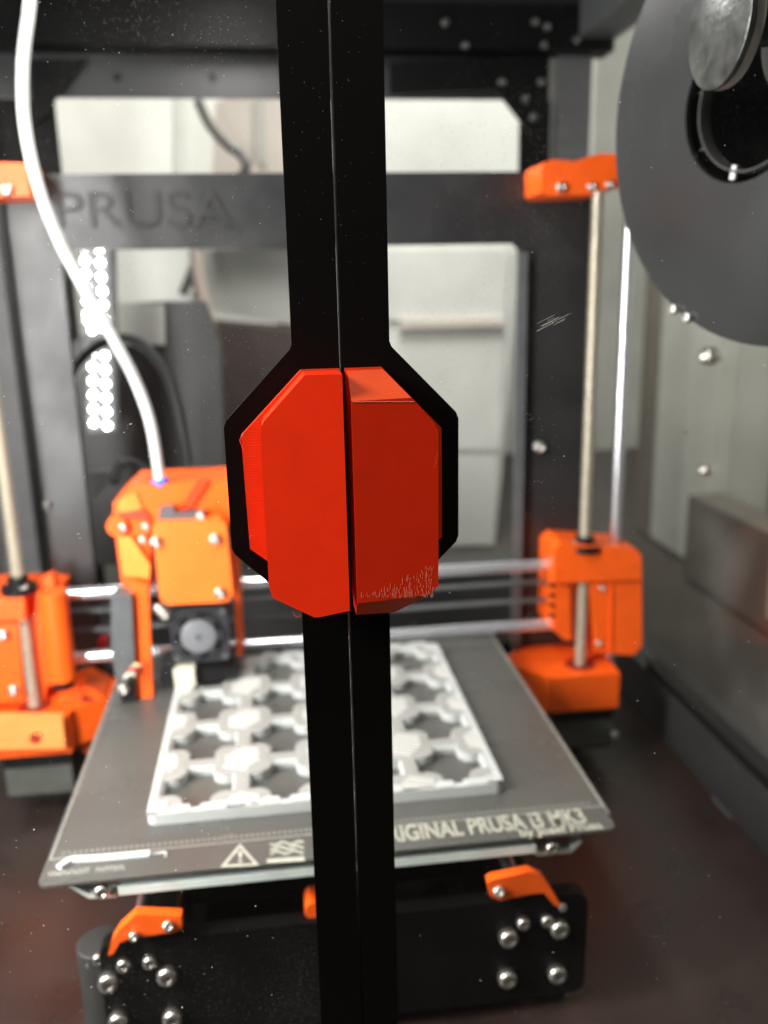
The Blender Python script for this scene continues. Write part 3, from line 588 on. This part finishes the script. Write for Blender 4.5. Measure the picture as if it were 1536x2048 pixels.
# ------------------------------------------------------------ filament tube
tb = thing('filament_tube', 'long white plastic tube curving down to the print head', 'tube')
bm = new(); tube(bm,[P(66,-120,.50),P(60,0,.50),P(46,130,.50),P(50,250,.50),P(76,370,.50),P(118,480,.505),P(170,580,.51),P(228,680,.515),P(270,760,.52),P(302,850,.52),P(320,960,.52)],.0032,20,10); fin(bm,'tube_wall',PTFE,tb,smooth=True)
bm = new(); a_, b_ = P(319,958,.52), P(322,972,.52); cyl(bm,a_,b_,.0052,20); fin(bm,'tube_collet',BLUE,tb,smooth=True)
bm = new(); cyl(bm,P(322,973,.52),P(326,1014,.52),.005,6); fin(bm,'tube_fitting',STEEL,tb)

# ------------------------------------------------------------ filament spool and its holder
phi = math.radians(-20); nrm = Vector((math.cos(phi),-math.sin(phi),0)); e1 = Vector((math.sin(phi),math.cos(phi),0))
sc_c = Vector((.2085,.350,H+.0715)); 
sp = thing('filament_spool', 'large dark grey filament spool hanging in the upper right corner', 'spool')
def disc(name, prof, m, par, c=sc_c, n=96, sm=True): bm = new(); lathe(bm,c,nrm,prof,n); return fin(bm,name,m,par,smooth=sm)
hubc = Vector((.1965,.3685,H+.0725))
rH = .0325
# flange as a plate with the off-axis measured hub hole
def flange(off, name):
    bm = new(); N_ = 96; e2 = nrm.cross(e1); out = []; inn = []
    R = []
    for z in (off, off+.003):
        for (cc, r) in ((sc_c,.0990),(hubc,rH)):
            R.append([bm.verts.new(cc+nrm*z-nrm*((cc-sc_c).dot(nrm))+(e1*math.cos(2*math.pi*k/N_)+e2*math.sin(2*math.pi*k/N_))*r) for k in range(N_)])
    for k in range(N_):
        k2 = (k+1)%N_
        bm.faces.new([R[0][k],R[0][k2],R[1][k2],R[1][k]]); bm.faces.new([R[2][k],R[3][k],R[3][k2],R[2][k2]])
        bm.faces.new([R[0][k],R[2][k],R[2][k2],R[0][k2]]); bm.faces.new([R[1][k],R[1][k2],R[3][k2],R[3][k]])
    return fin(bm,name,SPOOL,sp,smooth=True)
flange(0,'flange'); flange(.058,'flange')
hc = hubc - nrm*((hubc-sc_c).dot(nrm))
disc('spool_core',[(.0032,rH+.0008),(.0032,rH+.0035),(.0578,rH+.0035),(.0578,rH+.0008),(.0032,rH+.0008)],SPOOLIN,sp,hc)
disc('inner_ring',[(.0045,.0285),(.003,.0280),(.003,.0272),(.0055,.0268),(.009,.0268),(.009,.0285),(.0045,.0285)],SPOOLEDGE,sp,hc)
disc('inner_tube',[(.0092,.0286),(.0092,.0266),(.05,.0262),(.05,.0286),(.0092,.0286)],SPOOLIN,sp,hc)
bm = new(); r0_ = lambda u,v: (lambda r_: r_*((sc_c-Vector((0,0,H))).dot(nrm)/r_.dot(nrm))+Vector((0,0,H))+nrm*.0036)(ray(u,v)); prism(bm,[r0_(1452,330),r0_(1461,329),r0_(1456,358),r0_(1446,359)],nrm*.002); fin(bm,'filament_end',PTFE,sp)  # small white bar set between the spokes
disc('core_backing',[(.052,0),(.052,rH),(.053,rH),(.053,0)],SPOOLIN,sp,hc)
e2 = nrm.cross(e1)
for k in range(8):
    a_ = 2*math.pi*(k+.35)/8; d = e1*math.cos(a_)+e2*math.sin(a_); t_ = nrm.cross(d)*.0006; c = hc+nrm*.006
    bm = new(); prism(bm,[c+d*.0285-t_,c+d*.0323-t_,c+d*.0323+t_,c+d*.0285+t_],nrm*.03); fin(bm,'spoke',SPOOLEDGE,sp)
for u,v in ((1352,619),(1379,636)):
    r_ = ray(u,v); t0 = (sc_c-Vector((0,0,H))).dot(nrm)/r_.dot(nrm); q = r_*t0+Vector((0,0,H)); screw(sp,q-nrm*.0004,-nrm,.0024,STEEL,'rim_stud')
sh_ = thing('spool_holder', 'round scuffed metal cap on the black spool axle, upper right', 'spool holder')
kc = Vector((0,0,H))+ray(1434,44)*(.318/ray(1434,44).y)
def kdisc(name, prof, m, ax): bm = new(); lathe(bm,kc,ax,prof,48); return fin(bm,name,m,sh_,smooth=True)
kax = Matrix.Rotation(math.radians(-19),3,'Z') @ nrm
kdisc('axle',[(.004,.0075),(.11,.0075),(.11,0)],SPOOLIN,kax)
kdisc('cap',[(0,0),(0,.0205),(.0006,.0215),(.0022,.0215),(.0026,.0208),(.004,.019),(.004,0)],CAP,kax)
kdisc('cap_rim',[(.0027,.0212),(.0044,.0216),(.0060,.0212),(.0060,.018)],STEEL,kax)
kdisc('axle_collar',[(.03,.0076),(.03,.022),(.034,.022),(.034,.0076)],SPOOLEDGE,kax)
bm = new(); box(bm,(XR+.001,.40,H+.02),(XR+.011,.47,H+.13)); fin(bm,'wall_mount',DARK,sh_,bev=.002)

# ------------------------------------------------------------ doors
def poly_door(px, name, parent, m, Y=DY, d=.010, bev=.0005): bm = new(); slab(bm,px,Y,d); return fin(bm,name,m,parent,bev=bev)
gx = .0201
def at(u,v,Y=DY): return P(u,v,Y)
cx_ = gx
zt_, zb_ = H+.19, .008
L = at(583,690).x; Rr = at(779,690).x
zs1 = at(583,697).z; oL = at(447,850).x; oR = at(917,838).x; zo1 = at(447,850).z; zo2 = at(467,1103).z; zs2 = at(545,1175).z
LB = at(612,1400).x; RB = at(783,1400).x
def stile(side):
    g = gx-.0005 if side < 0 else gx+.0003
    if side < 0: a_, o_, b_ = L, oL, LB
    else: a_, o_, b_ = Rr, oR, RB
    k = (zs1-zo1); zlow = zo2-abs(o_-b_)
    rc = []
    pts = [(g,zt_),(a_,zt_),(a_,zs1+.0012),(a_+side*.0006,zs1-.0003),(o_-side*.0008,zo1+.0012),(o_,zo1-.0008),(o_,zo2+.001),(o_-side*.0008,zo2-.001),(b_,zlow),(b_,zb_),(g,zb_)]
    return pts
def door(side, lab):
    d = thing('enclosure_door', lab, 'door', 'pair of enclosure doors')
    bm = new(); pts = stile(side); prism(bm,[(x,DY,z) for x,z in pts],(0,.0022,0)); o = fin(bm,'door_frame',BLACKMETAL,d,bev=.0002)
    g = gx-.0006 if side < 0 else gx+.0004; xo_ = -.262 if side < 0 else .302
    bm = new(); w_ = .008*side
    gi = g+(.00015 if side > 0 else -.0003); box(bm,(min(gi,g+w_),DY+.0023,zb_),(max(gi,g+w_),DY+.013,zt_)); fin(bm,'inner_stile',BLACKMETAL,d,bev=.0004)
    bm = new()
    for (a_,b_) in ((zt_+.0001,zt_+.016),(zb_-.008,zb_-.0001)): box(bm,(min(g,xo_),DY+.0001,a_),(max(g,xo_),DY+.012,b_))
    box(bm,(min(xo_,xo_+.018*side),DY,zb_-.008),(max(xo_,xo_+.018*side),DY+.012,zt_+.016)); fin(bm,'outer_rails',BLACKMETAL,d,bev=.0005)
    bm = new(); box(bm,(min(g+w_*1.02,xo_),DY+.0030,zb_),(max(g+w_*1.02,xo_),DY+.0060,zt_)); pn = fin(bm,'glass_pane',PANE,d)
    return d, pn
dl, pl = door(-1,'left black enclosure door with clear pane and the brighter left half of the orange handle')
dr, prn = door(1,'right black enclosure door with clear pane and the darker right half of the orange handle')
# handle halves: base plate and a thick grip with bevelled top and bottom
YG0, YG1 = DY-.0035, .2335
def zY(v,Y): return at(690,v,Y).z
zbt = at(690,738,YG0).z
# left
lb = [(at(601,737,YG0).x,zbt),(gx-.0008,zbt),(gx-.0008,at(640,1190,YG0).z),(at(612,1175,YG0).x,at(612,1175,YG0).z),(at(500,1098,YG0).x,at(500,1098,YG0).z),(at(482,872,YG0).x,at(482,872,YG0).z)]
rb_ = [(gx+.0008,zbt),(at(765,737,YG0).x,zbt),(at(883,856,YG0).x,at(883,856,YG0).z),(at(884,1074,YG0).x,at(884,1074,YG0).z),(at(800,1150,YG0).x,at(800,1150,YG0).z),(gx+.0008,at(640,1190,YG0).z)]
def handle(door_, base, fpx, gapx, lab, side):
    bm = new(); 
    def V(u,v,Y): return Vector(P(u,v,Y))
    n = len(fpx)
    vs = []; 
    F_ = [bm.verts.new(V(u,v,Y)) for u,v,Y in fpx]
    Bk = [bm.verts.new(Vector((f.co.x,YG0-.0001,f.co.z))) for f in F_]
    return bm, F_, Bk
# grip: outline seen from the front; each vertex has its own depth (front face, bevels at top and bottom)
def grip(outline, parent, m, yf0, top_v, bot_v):
    # outline: list of (x,z); depth of the front surface as a function of z
    bm = new()
    zt1, zt0 = top_v; zb1, zb0 = bot_v       # outer z and z where the flat face starts
    def yfz(z, x=gx):
        yf = yf0+abs(x-gx)*.16
        if z > zt0: return yf+(YG0-.0050-yf0)*min(1,(z-zt0)/(zt1-zt0))
        if z < zb0: return yf+.0055*min(1,(zb0-z)/(zb0-zb1))
        return yf
    # split outline at zt0 and zb0
    pts = []
    n = len(outline)
    for i in range(n):
        a_, b_ = outline[i], outline[(i+1)%n]; pts.append(a_)
        cuts = []
        for z in (zt0,zb0):
            if (a_[1]-z)*(b_[1]-z) < -1e-12: t = (z-a_[1])/(b_[1]-a_[1]); cuts.append((t,(a_[0]+(b_[0]-a_[0])*t,z)))
        for t,p in sorted(cuts): pts.append(p)
    up_ = [p for p in pts if p[1] >= zt0-1e-7]; mid = [p for p in pts if zb0-1e-7 <= p[1] <= zt0+1e-7]; lo = [p for p in pts if p[1] <= zb0+1e-7]
    cache = {}
    def vf(p):
        k = (round(p[0],7),round(p[1],7),'f')
        if k not in cache: cache[k] = bm.verts.new((p[0],yfz(p[1],p[0]),p[1]))
        return cache[k]
    def vb(p):
        k = (round(p[0],7),round(p[1],7),'b')
        if k not in cache: cache[k] = bm.verts.new((p[0],YG0-.0001,p[1]))
        return cache[k]
    for poly in (up_,mid,lo):
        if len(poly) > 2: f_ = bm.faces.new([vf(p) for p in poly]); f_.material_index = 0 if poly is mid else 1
    bm.faces.new([vb(p) for p in pts][::-1])
    for i in range(len(pts)):
        a_, b_ = pts[i], pts[(i+1)%len(pts)]; bm.faces.new([vf(a_),vf(b_),vb(b_),vb(a_)])
    return bm
YFc = .2330
def fx(u,v,Y=YFc): p = P(u,v,Y); return (p.x,p.z)
zt1 = zbt-.0002
_fx = fx
def fx(u,v,Y=None):
    x = _fx(u,v)[0]; return _fx(u,v,YFc+abs(x-gx)*.16)
# left grip
tl = _fx(606,744,.2445); xl_g = fx(523,852)[0]; xr_g = gx-.0010-.0002
zb_l = fx(631,1236)[1]; zb0_l = zb_l+.0002
outl = [(tl[0],zt1),(gx-.0012,zt1),(gx-.0012,_fx(700,1222)[1]),(fx(631,1236)[0],zb_l),(fx(546,1200)[0],fx(546,1197)[1]+.0001),(fx(538,1176)[0],fx(538,1176)[1]),(xl_g,fx(523,852)[1]),(fx(528,842)[0],fx(528,842)[1])]
bmL = grip(outl,None,None,YFc,(zt1,_fx(690,743,.240)[1]),(zb_l,zb0_l))
HBEV = layered('handle_bevel_plastic', (.76,.068,.006), .5, .0006, .35, 'Z', .1)  # bevel painted more orange for the light it catches
hl = thing('handle',None,None); hl.parent = dl
BLB = new(); prism(BLB,[(x,YG0,z) for x,z in lb],(0,.0034,0)); fin(BLB,'handle_base',HBASE,hl,bev=.0004)
gL = fin(bmL,'grip',HANDLE,hl,bev=.0008,seg=3)
outr = [(gx+.0010,zt1),(P(768,738,YG0).x-.0006,zt1),(fx(866,842)[0],fx(866,842)[1]),(fx(877,862)[0],fx(877,862)[1]),(fx(877,1172)[0],fx(877,1172)[1]),(fx(848,1200)[0],fx(848,1199)[1]),(P(789,1226,.240).x,P(789,1226,.240).z),(gx+.0010,P(712,1224,.240).z)]
bmR = grip(outr,None,None,YFc,(zt1,fx(690,803)[1]),(P(789,1226,.240).z,fx(780,1199)[1]))
hr = thing('handle',None,None); hr.parent = dr
BLB = new(); prism(BLB,[(x,YG0,z) for x,z in rb_],(0,.0034,0)); fin(BLB,'handle_base',HBASE,hr,bev=.0004)
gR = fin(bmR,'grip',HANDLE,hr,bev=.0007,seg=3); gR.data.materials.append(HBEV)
# pale crease bead, and pale ridges that paint glints low on the right grip
def frontY(p_): return YFc+abs(p_-gx)*.16
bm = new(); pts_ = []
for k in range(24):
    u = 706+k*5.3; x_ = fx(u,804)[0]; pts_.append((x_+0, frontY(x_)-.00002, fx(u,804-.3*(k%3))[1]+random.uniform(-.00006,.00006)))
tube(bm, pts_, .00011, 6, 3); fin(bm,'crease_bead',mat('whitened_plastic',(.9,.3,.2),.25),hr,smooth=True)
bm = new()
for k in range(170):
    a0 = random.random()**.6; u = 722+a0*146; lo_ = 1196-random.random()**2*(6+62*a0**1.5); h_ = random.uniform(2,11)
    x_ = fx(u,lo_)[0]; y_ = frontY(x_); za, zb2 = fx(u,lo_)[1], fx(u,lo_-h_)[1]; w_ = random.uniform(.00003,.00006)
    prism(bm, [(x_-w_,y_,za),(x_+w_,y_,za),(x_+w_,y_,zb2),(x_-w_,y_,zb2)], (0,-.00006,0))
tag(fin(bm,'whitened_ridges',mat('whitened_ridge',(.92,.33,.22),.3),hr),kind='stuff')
# fine hairs of plastic left on the handle edge
for pts,par in (([(486,868),(480,880),(484,893),(490,905)],hl),([(498,1075),(505,1071),(509,1074)],hl),([(585,1222),(592,1234),(600,1232)],hl),([(876,905),(872,925),(868,935)],hr)):
    bm = new(); tube(bm,[P(u,v,.2395 if par is hl else .233) for u,v in pts],.00007,6,5); fin(bm,'plastic_hair',HANDLE,par)
# dust specks and dried drops on the panes
def specks(pane, u0,u1,n):
    bm = new()
    for _ in range(n):
        u = random.uniform(u0,u1); v = random.uniform(0,2048); r = random.choice((.00004,.00005,.00006,.00008,.00012)); c = P(u,v,DY+.0028)
        k = random.choice((4,5,6)); st = random.uniform(1,2.2); a0 = random.random()*6
        prism(bm,[c+Vector((math.cos(a0+6.283*i/k)*r*st,0,math.sin(a0+6.283*i/k)*r)) for i in range(k)],(0,.00015,0))
    tag(fin(bm,'dust_specks',DUST,pane),kind='stuff')
    return
specks(pl,0,570,230); specks(prn,790,1536,120)
def specks_on_frame():
    bm = new()
    for _ in range(90):
        v = random.uniform(0,690); u = random.uniform(575,770); r = random.choice((.00003,.00003,.00004,.00006)); c = P(u,v,DY-.0001)
        prism(bm,[c+Vector((math.cos(6.283*i/5)*r,0,math.sin(6.283*i/5)*r)) for i in range(5)],(0,.00015,0))
    tag(fin(bm,'frame_dust',DUST,bpy.data.objects['door_frame']),kind='stuff')
specks_on_frame()
def smear(pane, cu, cv, su, sv, n, name='dust_smear'):
    bm = new()
    for _ in range(n):
        c = P(random.gauss(cu,su), random.gauss(cv,sv), DY+.0028); r = random.choice((.00002,.00003,.00004,.00006))
        if abs(c.x-gx) < .0145: continue
        prism(bm,[c+Vector((math.cos(6.283*i/4)*r,0,math.sin(6.283*i/4)*r*1.4)) for i in range(4)],(0,.0001,0))
    tag(fin(bm,name,DUST,pane),kind='stuff')
smear(pl,440,640,60,110,420); smear(pl,420,90,70,30,120); smear(prn,1080,900,25,70,70)
bm = new()
for k in range(11):
    u = 1070+random.uniform(0,50); v = 655-(u-1070)*.45+random.uniform(-14,14); L_ = random.uniform(12,40)
    a_, b_ = P(u,v,DY+.0028), P(u+L_,v-L_*.5,DY+.0028); w_ = Vector((0,0,.000006)); prism(bm,[a_-w_,b_-w_,b_+w_,a_+w_],(0,.0001,0))
tag(fin(bm,'scratches',DUST,prn),kind='stuff')
DROP = glass('dried_drop', (.9,.88,.86), .6, .35, 200)
for u,v,r in ((354,902,6),(84,848,7),(262,855,10),(236,905,9),(212,944,10),(155,1073,8),(430,1102,7),(1058,834,9),(1372,865,6),(965,480,3),(1060,1030,7),(827,1243,8),(1060,1232,9),(75,1470,12)):
    bm = new(); c = P(u,v,DY+.0027); k = 18; w_ = r*.25/1745
    A = [c+Vector((math.cos(6.283*i/k)*w_*random.uniform(.85,1.15),0,math.sin(6.283*i/k)*w_*.75*random.uniform(.85,1.15))) for i in range(k)]
    B = [c+(p-c)*.78 for p in A]
    for i in range(k):
        j = (i+1)%k; prism(bm,[A[i],A[j],B[j],B[i]],(0,.0002,0))
    fin(bm,'dried_drop',DROP,pl if u < 690 else prn)
